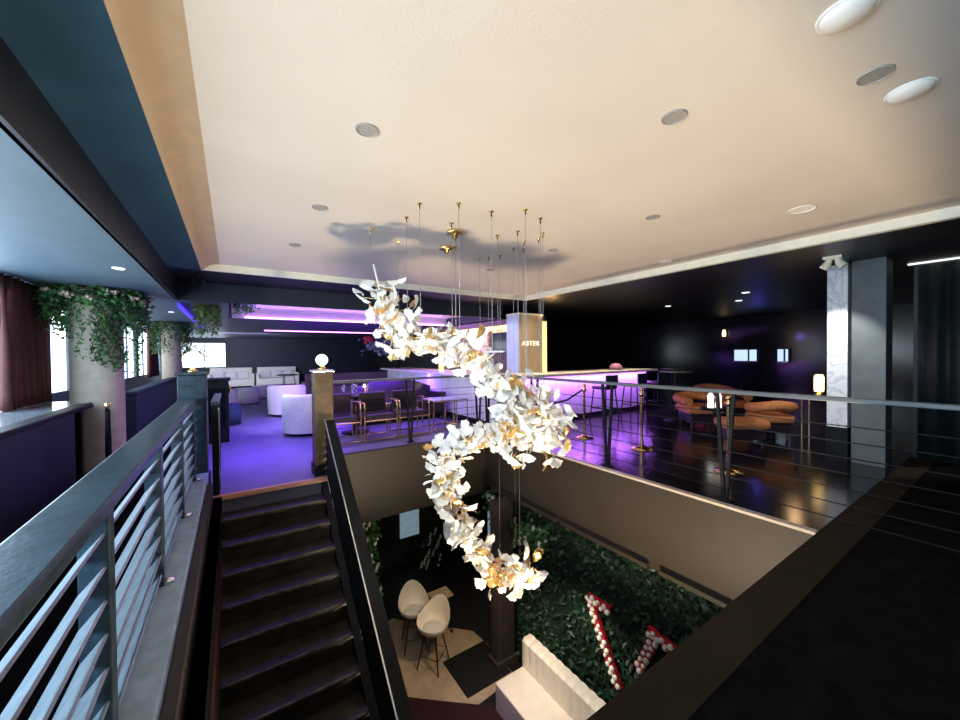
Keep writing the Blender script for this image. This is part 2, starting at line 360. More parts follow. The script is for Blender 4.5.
# ------------------------------------------------------------------ level slatted railing
lr = thing('slatted_railing', 'level charcoal railing with tilted grey slats on a painted kerb', 'railing', (-.4, 0, 0))
MB().bx(-.085, .065, -2.0, 5.2, 1.0, 1.05).build('top_rail', 'railmetal', lr, bevel=.01)
py = [-.45, .63, 1.71, 2.78, 3.85, 4.92]
for y in py: 
    p_ = MB().bx(-.02, .055, y-.035, y+.035, .2, 1.0).build('post', 'railmetal', lr, bevel=.005)
    MB().lathe([(.001, 0), (.035, 0), (.035, .02), (.001, .03)], (.07, y, .2), 10).build('bolt', 'bright', p_)
ends = [-1.5]+py+[5.2]
for a, b in zip(ends[:-1], ends[1:]):
    for k in range(7):
        z = .9-.11*k; q = R(-50)
        MB().obx((.015, (a+b)/2, z-.005), (.049*math.cos(q), 0, -.049*math.sin(q)), (0, (b-a)/2-.03, 0), (.004*math.sin(q), 0, .004*math.cos(q))).build('slat', 'slat', lr)
m = MB(); m.bx(-.52, -.25, -2.0, 5.2, 0, .2); struct('trim_11', m, 'kerb', .01)
m = MB(); m.bx(-.245, -.20, -2.0, 4.87, -3.8, .16); struct('wall_stair', m, mat('dark_stair_wall', (.03, .022, .016), .6, noise=.2))
# dark gate post beside stairs
g = thing('handrail_post', 'slim black post and return rail at the top of the stairs', 'post', (-.17, 4.95, 0))
MB().bx(-.03, .03, -.03, .03, 0, .98).build('post', 'dark', g); MB().bx(-.035, .035, -.03, 1.1, .98, 1.02).build('top_rail', 'railmetal', g)
MB().bx(-.02, .02, 1.04, 1.1, 0, .98).build('post', 'dark', g); MB().tube([(.036, -.035, .05), (.036, -.035, .95)], .007).build('edge_strip', 'bright', g)

# ------------------------------------------------------------------ cable railings
def cable_rail(label, p0, p1, posts, h=1.1, ch=True):
    p0, p1 = Vector(p0), Vector(p1); d = (p1-p0); L_ = d.length; d.normalize()
    t = thing('cable_railing', label, 'railing', tuple(p0)); t.rotation_euler = (0, 0, math.atan2(d.y, d.x))
    MB().bx(0, L_, -.03, .03, h-.02, h+.02).build('top_rail', 'rail', t, bevel=.008)
    for s in posts:
        MB().bar((s-.075, 0, h-.02), (s-.012, 0, 0.02), .03, .03, (0, 1, 0)).build('post', 'dark', t)
        MB().bar((s+.075, 0, h-.02), (s+.012, 0, 0.02), .03, .03, (0, 1, 0)).build('post', 'dark', t)
        MB().bx(s-.06, s+.06, -.04, .04, .006, .022).build('foot_plate', 'dark', t)
    for k in range(7):
        z = .12+.128*k; MB().tube([(0, 0, z), (L_, 0, z)], .005, 6).build('cable', 'dark', t)
    return t
cable_rail('dark cable railing along the void beside the glossy black floor', (4.1, 5.98, .01), (4.1, -1.6, .01), (.04, 1.4, 2.82, 4.23, 6.9))
cable_rail('dark cable railing in front of the brass framed seats', (1.08, 6.0, 0), (4.05, 6.0, 0), (.1, 1.45, 2.85))

# ------------------------------------------------------------------ the chandelier
path = [(1.229, 3.697, 2.22, 0.08), (1.277, 3.663, 2.058, 0.16), (1.323, 3.569, 1.852, 0.2), (1.367, 3.476, 1.68, 0.16), (1.55, 3.295, 1.666, 0.15), (1.75, 3.161, 1.615, 0.15), (1.936, 3.096, 1.497, 0.14), (2.1, 3.045, 1.347, 0.11), (2.21, 3.029, 1.163, 0.12), (2.406, 3.018, 1.111, 0.12), (2.662, 2.967, 1.067, 0.15), (2.88, 2.939, 0.87, 0.16), (2.805, 2.925, 0.632, 0.17), (2.533, 2.984, 0.572, 0.17), (2.344, 2.993, 0.78, 0.17), (2.538, 2.986, 0.865, 0.2), (2.157, 2.996, 0.701, 0.08), (1.923, 3.091, 0.685, 0.12), (1.758, 3.198, 0.569, 0.14), (1.69, 3.24, 0.394, 0.13), (1.776, 3.239, 0.16, 0.12), (1.838, 3.253, -0.11, 0.13), (1.986, 3.211, -0.388, 0.13), (2.138, 3.166, -0.62, 0.12), (2.294, 3.119, -0.806, 0.13), (2.501, 3.042, -0.806, 0.14), (2.649, 3.004, -0.793, 0.12)]
ch = thing('chandelier', 'cascading chandelier of white and gold fan shaped petals hung over the void', 'chandelier', (2.1, 3.3, 2.79))
O = Vector((2.1, 3.3, 2.79))
def fan(r_, cup, wav, seed):
    rr = random.Random(seed); vs = []; fs = []; n = 14; rings = (.12, .45, .78, 1.0)
    for q in rings:
        for k in range(n+1):
            a = R(18)+(PI-2*R(18))*k/n*1.0; a = R(10)+(PI-2*R(10))*k/n
            e_ = 1 if q < .9 else (1-.2*math.exp(-((k-n/2)/1.0)**2)+.05*math.sin(k*2.1+seed))
            x = r_*q*e_*math.cos(a); y = r_*q*e_*math.sin(a)
            z = cup*r_*(q**2)+wav*.5*r_*q*math.sin(a*3+seed)
            vs.append((x, y, z))
    N = n+1
    for i in range(3):
        for k in range(n): fs.append((i*N+k, i*N+k+1, (i+1)*N+k+1, (i+1)*N+k))
    top = len(vs); vs += [(x, y, z-.0035) for x, y, z in vs]; fs += [tuple(reversed([i+top for i in q])) for q in fs]
    rim = [k for k in range(N)], [3*N+k for k in range(N)]
    for k in range(n): fs += [(rim[1][k], rim[1][k+1], rim[1][k+1]+top, rim[1][k]+top)]
    return vs, fs
fans = [fan(.082, .3, .10, 1), fan(.076, .12, .14, 2), fan(.086, .42, .08, 3), fan(.068, .2, .16, 4)]
leafmesh = {}
for i, (vs, fs) in enumerate(fans):
    for mm in ('leafw', 'leafg'):
        me = bpy.data.meshes.new('petal'); me.from_pydata(vs, [], fs); me.polygons.foreach_set('use_smooth', [True]*len(fs)); me.materials.append(M[mm]); leafmesh[i, mm] = me
places = []; twig = MB()
Pv = [(Vector(p[:3])-O, p[3]) for p in path]
wts = []
for i in range(len(Pv)-1): wts.append(((Pv[i+1][0]-Pv[i][0]).length+.08)*(Pv[i][1]+.06))
NL = 880
crnd = random.Random(21)
for j in range(NL):
    i = crnd.choices(range(len(wts)), wts)[0]; q = crnd.random()
    c = Pv[i][0].lerp(Pv[i+1][0], q); rad = Pv[i][1]*(1-q)+Pv[i+1][1]*q
    d = Vector((crnd.gauss(0, 1), crnd.gauss(0, 1), crnd.gauss(0, 1))).normalized()
    p = c+d*rad*(.3+1.4*crnd.random()**1.3)
    # petal axis points outwards, drooping a bit
    yv = (d+Vector((crnd.gauss(0, .5), crnd.gauss(0, .5), crnd.gauss(0, .5)-.25))).normalized()
    zv = Vector((crnd.gauss(0, 1), crnd.gauss(0, 1), crnd.gauss(0, 1))); zv = (zv-yv*zv.dot(yv)).normalized(); xv = yv.cross(zv)
    mt = Matrix((xv, yv, zv)).transposed().to_4x4(); mt.translation = p-yv*.03
    sc_ = crnd.uniform(.85, 1.25)
    places.append((mt @ Matrix.Scale(sc_, 4), crnd.randrange(4), 'leafg' if crnd.random() < .15 else 'leafw'))
    if j % 2 == 0: twig.tube([c+d*.02, c+d*rad*.4+Vector((0, 0, .03)), p-yv*.03], .0035, 5, False)
camloc = Vector((0, 0, 1.5))-O
places.sort(key=lambda a: (a[0].translation-camloc).length)
for mt, i, mm in places[:100]:
    o = bpy.data.objects.new('petal', leafmesh[i, mm]); C.objects.link(o); o.parent = ch; o.matrix_local = mt
    if mm == 'leafg': o['label'] = 'golden petal'
for mm, nm in (('leafw', 'white_petals'), ('leafg', 'golden_petals')):
    b = MB()
    for mt, i, k in places[100:]:
        if k == mm: b.add([mt @ Vector(v) for v in fans[i][0]], fans[i][1], True)
    o = b.build(nm, mm, ch); o['kind'] = 'stuff'
pts = [p for p, _ in Pv]
def smooth(ps, n=4):
    out = []
    for i in range(len(ps)-1):
        a, b, c, d = ps[max(i-1, 0)], ps[i], ps[i+1], ps[min(i+2, len(ps)-1)]
        for k in range(n):
            t = k/n; out.append(.5*((2*b)+(c-a)*t+(2*a-5*b+4*c-d)*t*t+(3*b-a-3*c+d)*t**3))
    return out+[ps[-1]]
MB().tube(smooth(pts), .009, 8).build('main_stem', 'brass', ch)
twig.build('twigs', 'brass', ch)['kind'] = 'stuff'
MB().tube([Vector((1.20, 3.74, 2.42))-O, Vector((1.215, 3.72, 2.32))-O, Vector((1.235, 3.69, 2.2))-O], .008, 6).build('top_twig', 'leafw', ch)
mounts = [(1.18, 3.76, 2.25), (1.37, 3.29, 1.8), (1.34, 2.93, 1.7), (1.62, 2.75, 1.68), (1.96, 2.75, 1.5), (2.19, 2.55, 1.25), (2.45, 2.64, 1.15), (2.77, 2.95, 1.0), (1.57, 4.02, 1.75), (2.05, 3.56, -.3), (2.83, 4.05, 1.0), (2.9, 3.89, 1.0), (2.85, 3.55, -.75), (2.98, 3.52, .9), (2.78, 3.27, .95), (2.85, 3.1, .95), (2.4, 3.26, -.75), (2.76, 4.15, .7), (2.21, 3.85, 1.2), (1.8, 3.2, -.1), (2.5, 3.04, -.7)]
for x, y, z in mounts:
    wv = MB().tube([Vector((x, y, 2.76))-O, Vector((x, y, z))-O], .0022, 5, False).build('suspension_wire', 'steel', ch)
    MB().lathe([(.001, 0), (.022, 0), (.022, -.008), (.008, -.012), (.008, -.05), (.001, -.055)], Vector((x, y, 2.79))-O, 12).build('ceiling_mount', 'brass', wv)
for x, y in ((1.95, 3.4), (2.15, 3.95)):
    MB().lathe([(.001, 0), (.085, 0), (.085, -.03), (.03, -.045), (.03, -.07), (.001, -.075)], Vector((x, y, 2.79))-O, 20).build('canopy', 'brass', ch)
for q, e_ in ((2, 5), (6, 5), (11, 9), (15, 6), (19, 7), (22, 7), (25, 8)):
    p = path[q]; l_ = light('POINT', (p[0], p[1], p[2]), e_*2.0, (1, .88, .68), .03)

# ------------------------------------------------------------------ ceiling fittings
def disc(x, y, z, r_, mt, name, label, cat, group=None):
    t = thing(name, label, cat, (x, y, z), 0, group)
    MB().lathe([(r_*.9, 0), (r_, 0), (r_, -.006), (r_*.9, -.01), (r_*.9, -.004)], n=28).build('trim_ring', mt, t)
    MB().lathe([(.001, -.006), (r_*.9, -.004)], n=28).build('lens' if mt != 'disc' else 'grille', mt, t)
Lb = ['above the left railing, nearest the tan cove corner', '', '']
for x, y, lab in ((.66, 2.14, 'grey round ceiling speaker, the large one closest to the tan cove'), (2.03, 1.12, 'grey round ceiling speaker, the large one about midway between tan cove and oval cream light'),
                  (.65, 3.47, 'small grey round ceiling grille between large speaker and bulkhead'), (.62, 4.79, 'tiny grey ceiling grille closest to the tan cove and far bulkhead'),
                  (3.34, 2.05, 'small grey round grille between petal chandelier mounts and oval white disc'), (2.52, .44, 'grey round grille between two white light-pool domes'),
                  (3.33, 3.36, 'small grey ceiling grille just beside the chandelier mounts'), (3.28, 4.65, 'tiny grey grille on ceiling near the corner of the coffer')):
    disc(x, y, 2.79, .065, 'disc', 'ceiling_grille', lab, 'grille', 'round grilles in the coffered ceiling')
disc(4.31, 1.21, 2.79, .1, 'whitedisc', 'ceiling_disc', 'cream round ceiling light near the pale coffer trim', 'ceiling light')
disc(5.1, 2.94, 2.79, .08, 'whitedisc', 'ceiling_disc', 'small cream ceiling light beside the coffer trim', 'ceiling light')
for x, y, lab in ((1.97, .42, 'white dome standing for a light pool above the grey grille, farther from the pale coffer trim'), (2.82, .37, 'white dome standing for a light pool below the grey grille')):
    t = thing('ceiling_disc', lab, 'ceiling light', (x, y, 2.79))  # white dome shaped in place of a light pool on the ceiling
    MB().lathe([(.001, -.03), (.05, -.026), (.075, -.014), (.085, 0)], n=28).build('dome', 'whitedisc', t)
    MB().lathe([(.085, 0), (.092, 0), (.09, -.008), (.082, -.006)], n=28).build('trim_ring', 'whitedisc', t)
for x, y, lab in ((-.94, 5.12, 'lit recessed downlight in the blue ceiling between curtain and beam'), (-1.0, 9.5, 'small lit downlight in the blue ceiling beyond the hanging ivy')):
    disc(x, y, 2.4, .05, 'downlight', 'downlight', lab, 'downlight')
for x, y, lab in ((8.6, 3.3, 'lit downlight in the black ceiling beside the marble pillar'), (9.8, 3.9, 'lit downlight in the black ceiling above the orange seats'), (9.3, 5.3, 'dim downlight in the black ceiling over the bar end')):
    disc(x, y, 2.7, .07, 'downlight', 'downlight', lab, 'downlight')
t = thing('spotlight', 'white twin-head spotlight on the black soffit above marble pillar', 'spotlight', (6.35, 1.47, 2.7))
MB().bx(-.06, .06, -.09, .09, -.03, 0).build('base', 'cream', t)
for s in (-1, 1):
    h_ = MB().tube([(0, s*.03, -.03), (0, s*.06, -.09), (0, s*.10, -.14)], [.02, .045, .05], 14).build('lamp_head', 'cream', t)
for x, y, lab in ((-.4, 6.85, 'small black twin spotlight at the corner of the beams'), (2.9, 9.0, 'small black spotlight on the purple cove ceiling')):
    zc = 2.7 if y < 7 else 2.62
    t = thing('spotlight', lab, 'spotlight', (x, y, zc)); MB().lathe([(.001, 0), (.05, 0), (.05, -.02), (.001, -.02)]).build('base', 'dark', t)
    for s in (-1, 1): MB().tube([(s*.04, 0, -.02), (s*.06, 0, -.07), (s*.09, 0, -.12)], [.012, .035, .035]).build('lamp_head', 'dark', t)
light('SPOT', (6.25, 1.5, 2.5), 110, (.95, .95, 1), .03, (6.95, 1.55, 1.2), 60, .6)
# LED strips
o = MB().bx(.25, 5.5, 10.27, 10.31, 2.405, 2.44).build('led_strip', 'pinkled'); tag(o, 'bright magenta LED strip along the edge of the purple ceiling cove', 'LED strip')
o = MB().bx(.9, 5.5, 14.5, 14.54, 2.365, 2.395).build('led_strip', 'pinkled'); tag(o, 'thin magenta LED strip below and beyond the bright one', 'LED strip')
o = MB().bx(-.745, -.722, 7.9, 13.9, 2.33, 2.395).build('led_strip', 'blueled'); tag(o, 'deep blue LED strip running away beside the hanging ivy', 'LED strip')
o = MB().bx(7.80, 7.83, -.6, 1.04, 2.68, 2.7).build('led_strip', 'whiteled'); tag(o, 'thin white light line on the black ceiling beyond the grey pillar', 'LED strip')

# ------------------------------------------------------------------ pillars
m = MB(); m.bx(6.93, 7.3, 1.10, 1.42, 0, 2.7); struct('trim_12', m, 'grey', .005)
t = thing('marble_pillar', 'white veined marble pillar on a black plinth beside grey pillar', 'pillar', (7.0, 1.55, 0))
MB().bx(-.1, .1, -.1, .11, .46, 2.68).build('cladding', 'marble', t, bevel=.004); MB().bx(-.11, .11, -.105, .12, 0, .46).build('plinth', 'dark', t)
m = MB().lathe([(.26, 0), (.26, 2.4)], (-1.5, 6.95, 0), 28); struct('trim_13', m, 'beige')
m = MB().lathe([(.2, 0), (.2, 2.4)], (-1.3, 12.3, 0), 24); struct('trim_14', m, 'beige')

# ------------------------------------------------------------------ foliage
def leaves(mb, c, n, spread, size, r_, down=0):
    for _ in range(n):
        p = Vector((c[0]+r_.gauss(0, spread[0]), c[1]+r_.gauss(0, spread[1]), c[2]+r_.gauss(0, spread[2])))
        leaf1(mb, p, size*r_.uniform(.7, 1.3), r_)
def leaf1(mb, p, s, r_):
    y = Vector((r_.gauss(0, 1), r_.gauss(0, 1), r_.gauss(-.3, .8))).normalized(); z = Vector((r_.gauss(0, 1), r_.gauss(0, 1), r_.gauss(0, 1))); z = (z-y*z.dot(y)).normalized(); x = y.cross(z)
    a = p; b = p+y*s*.5+x*s*.32+z*s*.1; c = p+y*s; d = p+y*s*.5-x*s*.32+z*s*.1
    mb.add([a, b, c, d], [(0, 1, 2), (0, 2, 3)])
def hanging(name, label, cx, cy, ztop, r1, n, dropf, loc_r, flowers=True, mt='green'):
    t = thing(name, label, 'hanging plant', (cx, cy, ztop)); fo = MB(); vi = MB(); fl = MB()
    for i in range(n):
        a = loc_r.uniform(0, 2*PI); rr = r1*loc_r.uniform(.62, 1.05); L_ = dropf(a)*loc_r.uniform(.45, 1.0)
        x, y = rr*math.cos(a), rr*math.sin(a); pts_ = []
        k = max(3, int(L_/.05))
        for q in range(k+1):
            z = -.02-L_*q/k; pts_.append((x+.02*math.sin(q*.9+i), y+.02*math.cos(q*.7+i), z))
            for _ in range(3): leaf1(fo, Vector(pts_[-1])+Vector((loc_r.gauss(0, .02), loc_r.gauss(0, .02), 0)), .055*loc_r.uniform(.7, 1.3), loc_r)
        vi.tube(pts_, .003, 4, False)
    for _ in range(n*8):
        a = loc_r.uniform(0, 2*PI); rr = r1*loc_r.uniform(.6, 1.1); leaf1(fo, Vector((rr*math.cos(a), rr*math.sin(a), -loc_r.uniform(.01, .22))), .07, loc_r)
    vi.tube([(r1*.8*math.cos(2*PI*k/24), r1*.8*math.sin(2*PI*k/24), -.03) for k in range(25)], .015, 6, False)
    fo.build('foliage', mt, t); vi.build('vines', 'wood', t)
    if flowers:
        for k in range(15):
            a = 2*PI*k/15+.2; cc = (r1*1.0*math.cos(a), r1*1.0*math.sin(a), -.07-.04*(k % 3)); fl = MB()
            for _ in range(9): fl.ball((cc[0]+loc_r.gauss(0, .03), cc[1]+loc_r.gauss(0, .03), cc[2]+loc_r.gauss(0, .015)), .02, 6)
            fl.build('flower_cluster', 'petal', t)
lr_ = random.Random(5)
hanging('hanging_ivy', 'big ring of trailing green ivy and pink flowers around the beige column', -1.5, 6.95, 2.4, .5, 85, lambda a: .5+.6*max(0, math.cos(a+.9)), lr_)
hanging('hanging_ivy', 'dark ring of trailing ivy around the farther pale column', -1.3, 12.3, 2.4, .42, 40, lambda a: .9, lr_, False)
hanging('hanging_fern', 'pale green plant trailing from ceiling beside the dark beam corner', -.35, 7.9, 2.4, .16, 26, lambda a: .55, lr_, False, mat('pale_green_leaf', (.16, .26, .08), .6, noise=.3))
hanging('hanging_fern', 'small plant hanging in the purple lit ceiling cove', .2, 8.2, 2.62, .2, 16, lambda a: .3, lr_, False)
t = thing('indoor_tree', 'pale leafy tree in front of the bright far window', 'plant', (-1.5, 19.9, 0)); b = MB(); leaves(b, (0, 0, 1.7), 450, (.3, .15, .2), .13, lr_); b.build('foliage', 'whitepetal', t); MB().tube([(0, 0, 0), (.05, 0, .8), (0, 0, 1.6)], .04).build('trunk', 'wood', t)

# ------------------------------------------------------------------ window side: partition, ledge, curtains, benches
t = thing('partition', 'low dark partition with a black cap between aisle and windows', 'partition', (-1.42, 3.6, 0))
MB().bx(-.05, .03, -3.6, 2.0, 0, .93).build('panel', 'black', t, bevel=.004); MB().bx(-.08, .06, -3.6, 2.5, .93, .98).build('cap', 'dark', t, bevel=.012)
t = thing('window_counter', 'glossy grey counter below the curtained window', 'counter', (-1.85, 3.9, 0))
MB().bx(-.42, .34, -3.5, 3.1, .90, .945).build('counter_top', mat('glossy_grey_top', (.3, .33, .38), .12, noise=.1), t, bevel=.006)
for y in (-2.8, 0, 2.6): MB().bx(-.3, .3, y-.04, y+.04, 0, .90).build('support', 'dark', t)
def curtain(y0, y1, x, label, z0=.95, z1=2.39):
    t = thing('curtain', label, 'curtain', (x, y0, z0)); n = 60; vs = []; fs = []
    H = z1-z0
    for j in range(9):
        v = j/8; wd = 1-.03*math.sin(PI*min(1, (1-v)*1.3))
        for i in range(n+1):
            u_ = i/n; vs.append((.05*math.sin(u_*2*PI*8)*(1-.3*v)+.012*math.sin(u_*37+v*3), (.5+(u_-.5)*wd)*(y1-y0), v*H))
    for j in range(8):
        for i in range(n): fs.append((j*(n+1)+i, j*(n+1)+i+1, (j+1)*(n+1)+i+1, (j+1)*(n+1)+i))
    o = MB().add(vs, fs, True).build('drape', 'curtain', t); so = o.modifiers.new('solid', 'SOLIDIFY'); so.thickness = .006
    MB().tube([(0, -.1, H-.02), (0, y1-y0+.1, H-.02)], .012).build('curtain_rod', 'dark', t)
curtain(5.95, 7.15, -2.0, 'maroon velvet curtain over the counter beside the ivy column')
curtain(13.7, 15.2, -1.95, 'narrow maroon curtain farther off beside the pale column')
t = thing('banquette', 'long navy upholstered bench back along the windows beyond the ivy column', 'bench', (-1.3, 9.5, 0))
MB().bx(-.06, .1, -2.1, 3.6, 0, .93).build('back', 'navyfab', t, bevel=.02); MB().bx(-.08, .12, -2.1, 3.6, .93, 1.0).build('top_roll', 'blue', t, bevel=.03); MB().bx(-.6, -.06, -2.1, 3.6, 0, .45).build('seat', 'navyfab', t, bevel=.03)
t = thing('folded_parasol', 'slim black post with brass tip in front of the beige column', 'post', (-1.12, 5.5, 0))
MB().tube([(0, 0, 0), (0, 0, .5), (0, 0, .95)], [.012, .028, .02]).build('shaft', 'dark', t); MB().lathe([(.001, .94), (.022, .94), (.016, .98), (.03, 1.01), (.001, 1.03)], n=12).build('tip', 'brass', t)

# ------------------------------------------------------------------ far lounge
def tub(name='tub_chair'):
    t = thing(name, '', 'chair', (0, 0, 0), 0, 'white tub chairs on the purple lit floor'); r_ = .43
    MB().lathe([(.001, .02), (r_-.03, .02), (r_-.03, .06), (.001, .06)], n=32).build('base', 'dark', t)
    MB().lathe([(.001, .06), (r_-.01, .06), (r_, .1), (r_, .36), (r_-.05, .42), (.001, .43)], n=32).build('seat', 'cushion', t)
    # wrap-around back: swept closed profile with rounded ends
    n = 30; vs = []; fs = []; a0, a1 = R(-140), R(140)
    prof = lambda hh: [(r_+.005, .06), (r_+.012, .3), (r_+.012, hh-.05), (r_-.02, hh), (r_-.07, hh), (r_-.10, hh-.05), (r_-.10, .38), (r_-.10, .06)]
    for k in range(n+1):
        a = a0+(a1-a0)*k/n; hh = .78-.1*(abs(a)/a1)**3
        for rr, z in prof(hh): vs.append((rr*math.cos(a), rr*math.sin(a), z))
    for k in range(n):
        for i in range(7): fs.append((k*8+i, (k+1)*8+i, (k+1)*8+i+1, k*8+i+1))
    b = MB().add(vs, fs, True); b.add([vs[i] for i in range(8)], [tuple(range(8))]); b.add([vs[n*8+i] for i in range(8)], [tuple(reversed(range(8)))])
    b.build('backrest', 'boucle', t); return t
tc = tub(); tc.location = (1.2, 7.95, .003); tc.rotation_euler = (0, 0, R(-110)); tc['label'] = 'white boucle tub chair closest to the brown newel post'
dup(tc, (1.15, 10.75, .003), R(-105), 'white boucle tub chair standing behind the nearer tub chair')
def pouf(x, y, r_, h, mt, label):
    t = thing('ottoman', label, 'ottoman', (x, y, .003)); MB().lathe([(.001, 0), (r_, 0), (r_, .03), (.001, .03)], n=20).build('base', 'dark', t)
    MB().lathe([(.001, .03), (r_, .03), (r_+.01, h*.5), (r_, h-.04), (r_-.03, h), (.001, h+.005)], n=24).build('seat', mt, t)
pouf(-.1, 9.95, .24, .45, 'blue', 'round blue velvet ottoman beside the black host stand')
pouf(.35, 14.0, .36, .5, 'cushion', 'lilac lit round pouf on the far side of the blue ottoman')
pouf(.9, 15.5, .36, .45, 'cushion', 'second lilac pouf in front of the far white booth')
pouf(-.1, 12.2, .2, .62, 'cushion', 'small pale stool behind the black host stand')
def booth(x0, x1, label, mt):
    xc = (x0+x1)/2; t = thing('booth_sofa', label, 'sofa', (xc, 21.0, .003)); w_ = (x1-x0)/2
    MB().bx(-w_, w_, .25, .45, 0, .98).build('backrest', mt, t, bevel=.03); MB().bx(-w_, w_, -.4, .25, .12, .45).build('seat', mt, t, bevel=.04); MB().bx(-w_+.05, w_-.05, -.35, .4, 0, .12).build('base', 'dark', t)
    for s in (-1, 1): MB().bx(s*w_-.06, s*w_+.06, -.4, .45, .1, .7).build('armrest', mt, t, bevel=.03)
    for k in range(3): MB().bx(-w_+.1+k*(2*w_-.2)/3, -w_+.05+(k+1)*(2*w_-.2)/3, .12, .3, .45, .8).build('cushion', 'cushion', t, bevel=.05)
booth(-.9, .78, 'white booth sofa under the navy wall nearest the bright far window', 'boucle')
booth(.98, 2.7, 'white booth sofa under the navy wall behind the tub chairs', 'boucle')
t = thing('side_table', 'dark side table with thin legs in front of the far white booth', 'table', (1.9, 17.5, .003)); MB().lathe([(.001, .7), (.4, .7), (.4, .74), (.001, .74)], n=24).build('tabletop', 'dark', t)
for k in range(3): MB().tube([(.25*math.cos(k*2.1), .25*math.sin(k*2.1), .7), (.33*math.cos(k*2.1), .33*math.sin(k*2.1), 0)], .015).build('leg', 'dark', t)
t = thing('host_stand', 'tall black host stand with a brass figure beside the slatted railing end', 'stand', (-.24, 8.1, .003))
MB().bx(-.17, .17, -.2, .2, 0, 1.08).build('body', 'dark', t, bevel=.01); MB().bx(-.2, .2, -.23, .23, 1.08, 1.12).build('top', 'dark', t, bevel=.006)
MB().bx(-.12, .12, -.215, -.2, .12, .95).build('door', 'blackgloss', t); MB().tube([(.175, -.05, .85), (.19, -.05, .92), (.175, -.03, 1.0)], .02).build('brass_mount', 'brass', t)
light('AREA', (.1, 16.5, 2.3), 200, (.8, .8, 1), 2.0, (.9, 20.6, .6), sizey=1)
light('SPOT', (1.0, 6.8, 2.35), 300, (.95, .97, .95), .1, (1.15, 8.9, .5), 48, .5)

# brass framed chairs behind the cable rail
def bchair():
    t = thing('armchair', '', 'chair', (0, 0, 0), 0, 'brass framed armchairs behind the cable railing')
    MB().bx(-.25, .25, -.25, .25, .38, .47).build('seat', 'leather', t, bevel=.03); MB().bx(-.25, .25, .2, .28, .47, .82).build('backrest', 'leather', t, bevel=.03)
    for s in (-1, 1):
        x = s*.29
        MB().tube(smooth([Vector(p) for p in ((x, -.27, 0), (x, -.27, .3), (x, -.27, .6), (x, -.22, .67), (x, 0, .68), (x, .2, .67), (x, .27, .6), (x, .27, .3), (x, .27, 0))], 3), .014, 8).build('arm_frame', 'brass', t)
    for y in (-.27, .27): MB().tube([(-.29, y, .36), (.29, y, .36)], .012).build('crossbar', 'brass', t)
    for y in (-.27, .27): MB().tube([(-.29, y, .03), (.29, y, .03)], .012).build('foot_bar', 'brass', t)
    return t
bc = bchair(); bc.location = (1.52, 6.7, .003); bc.rotation_euler = (0, 0, 0); bc['label'] = 'brass framed armchair closest to the brown newel post'
dup(bc, (2.16, 6.68, .003), 0, 'middle one of three brass framed armchairs behind the railing'); dup(bc, (2.8, 6.7, .003), 0, 'brass framed armchair closest to the clear brass framed table')
t = thing('console_table', 'clear glass table on a slender brass frame beside the armchairs', 'table', (3.6, 6.75, .003))
MB().bx(-.4, .4, -.28, .28, .6, .612).build('glass_top', 'glass', t)
for x in (-.38, -.13, .13, .38):
    for y in (-.26, .26): MB().tube([(x, y, 0), (x, y, .6)], .011).build('leg', 'brass', t)
for y in (-.26, .26):
    for z in (.05, .585): MB().tube([(-.38, y, z), (.38, y, z)], .011).build('crossbar', 'brass', t)
t = thing('lounge_sofa', 'dark plum leather booth sofa with a curved top behind the armchairs', 'sofa', (3.2, 8.35, .003))
n = 20; pts_ = []; vs = []; fs = []
for k in range(n+1):
    x = -.95+1.9*k/n; h_ = .72+.22*math.cos((k/n-.5)*PI); vs += [(x, .2, 0), (x, .2, h_), (x, .32, h_+.02), (x, .4, h_), (x, .4, 0)]
for k in range(n):
    for i in range(4): fs.append((k*5+i, (k+1)*5+i, (k+1)*5+i+1, k*5+i+1))
fs += [(0, 1, 2, 3, 4), tuple(n*5+i for i in (4, 3, 2, 1, 0))]
MB().add(vs, fs, True).build('backrest', 'leather', t); MB().bx(-.95, .95, -.45, .25, .1, .46).build('seat', 'leather', t, bevel=.04); MB().bx(-.9, .9, -.4, .35, 0, .1).build('base', 'dark', t)
for s in (-1, 1): MB().bx(s*.98-.08, s*.98+.08, -.45, .4, .05, .62).build('armrest', 'leather', t, bevel=.03)
t = thing('lounge_sofa', 'low dark sofa with pinkish seat under the navy wall beyond glassware table', 'sofa', (3.6, 13.2, .003))
MB().bx(-1.6, 1.6, .2, .42, 0, .9).build('backrest', 'plumfab', t, bevel=.04); MB().bx(-1.6, 1.6, -.45, .2, 0, .5).build('seat', 'plumfab', t, bevel=.04)
for s in (-1, 1): MB().bx(s*1.65-.08, s*1.65+.08, -.45, .42, 0, .65).build('armrest', 'plumfab', t, bevel=.03)
t = thing('low_table', 'dark table laid with glassware behind the brass armchairs', 'table', (1.98, 7.42, .003)); MB().lathe([(.001, .7), (.42, .7), (.42, .74), (.001, .74)], n=28).build('tabletop', 'dark', t); MB().tube([(0, 0, 0), (0, 0, .7)], .04).build('pedestal', 'dark', t); MB().lathe([(.001, 0), (.26, 0), (.26, .02), (.001, .04)]).build('foot', 'dark', t)
tg = ['stemmed glass on dark table nearest the newel post', 'stemmed glass in the middle of dark table', 'stemmed glass at the table edge closest to the plum sofa', 'stemmed glass at the back of the dark table']
for (x, y), lb in zip(((1.74, 7.3), (1.95, 7.24), (2.2, 7.36), (2.0, 7.62)), tg):
    o = MB().lathe([(.001, 0), (.035, 0), (.03, .006), (.005, .012), (.005, .08), (.03, .1), (.04, .15), (.034, .2), (.03, .2), (.036, .15), (.026, .104), (.001, .095)], (x, y, .745), 14).build('drinking_glass', 'glass', loc=(x, y, .745)); tag(o, lb, 'glass', 'glasses on the dark table')
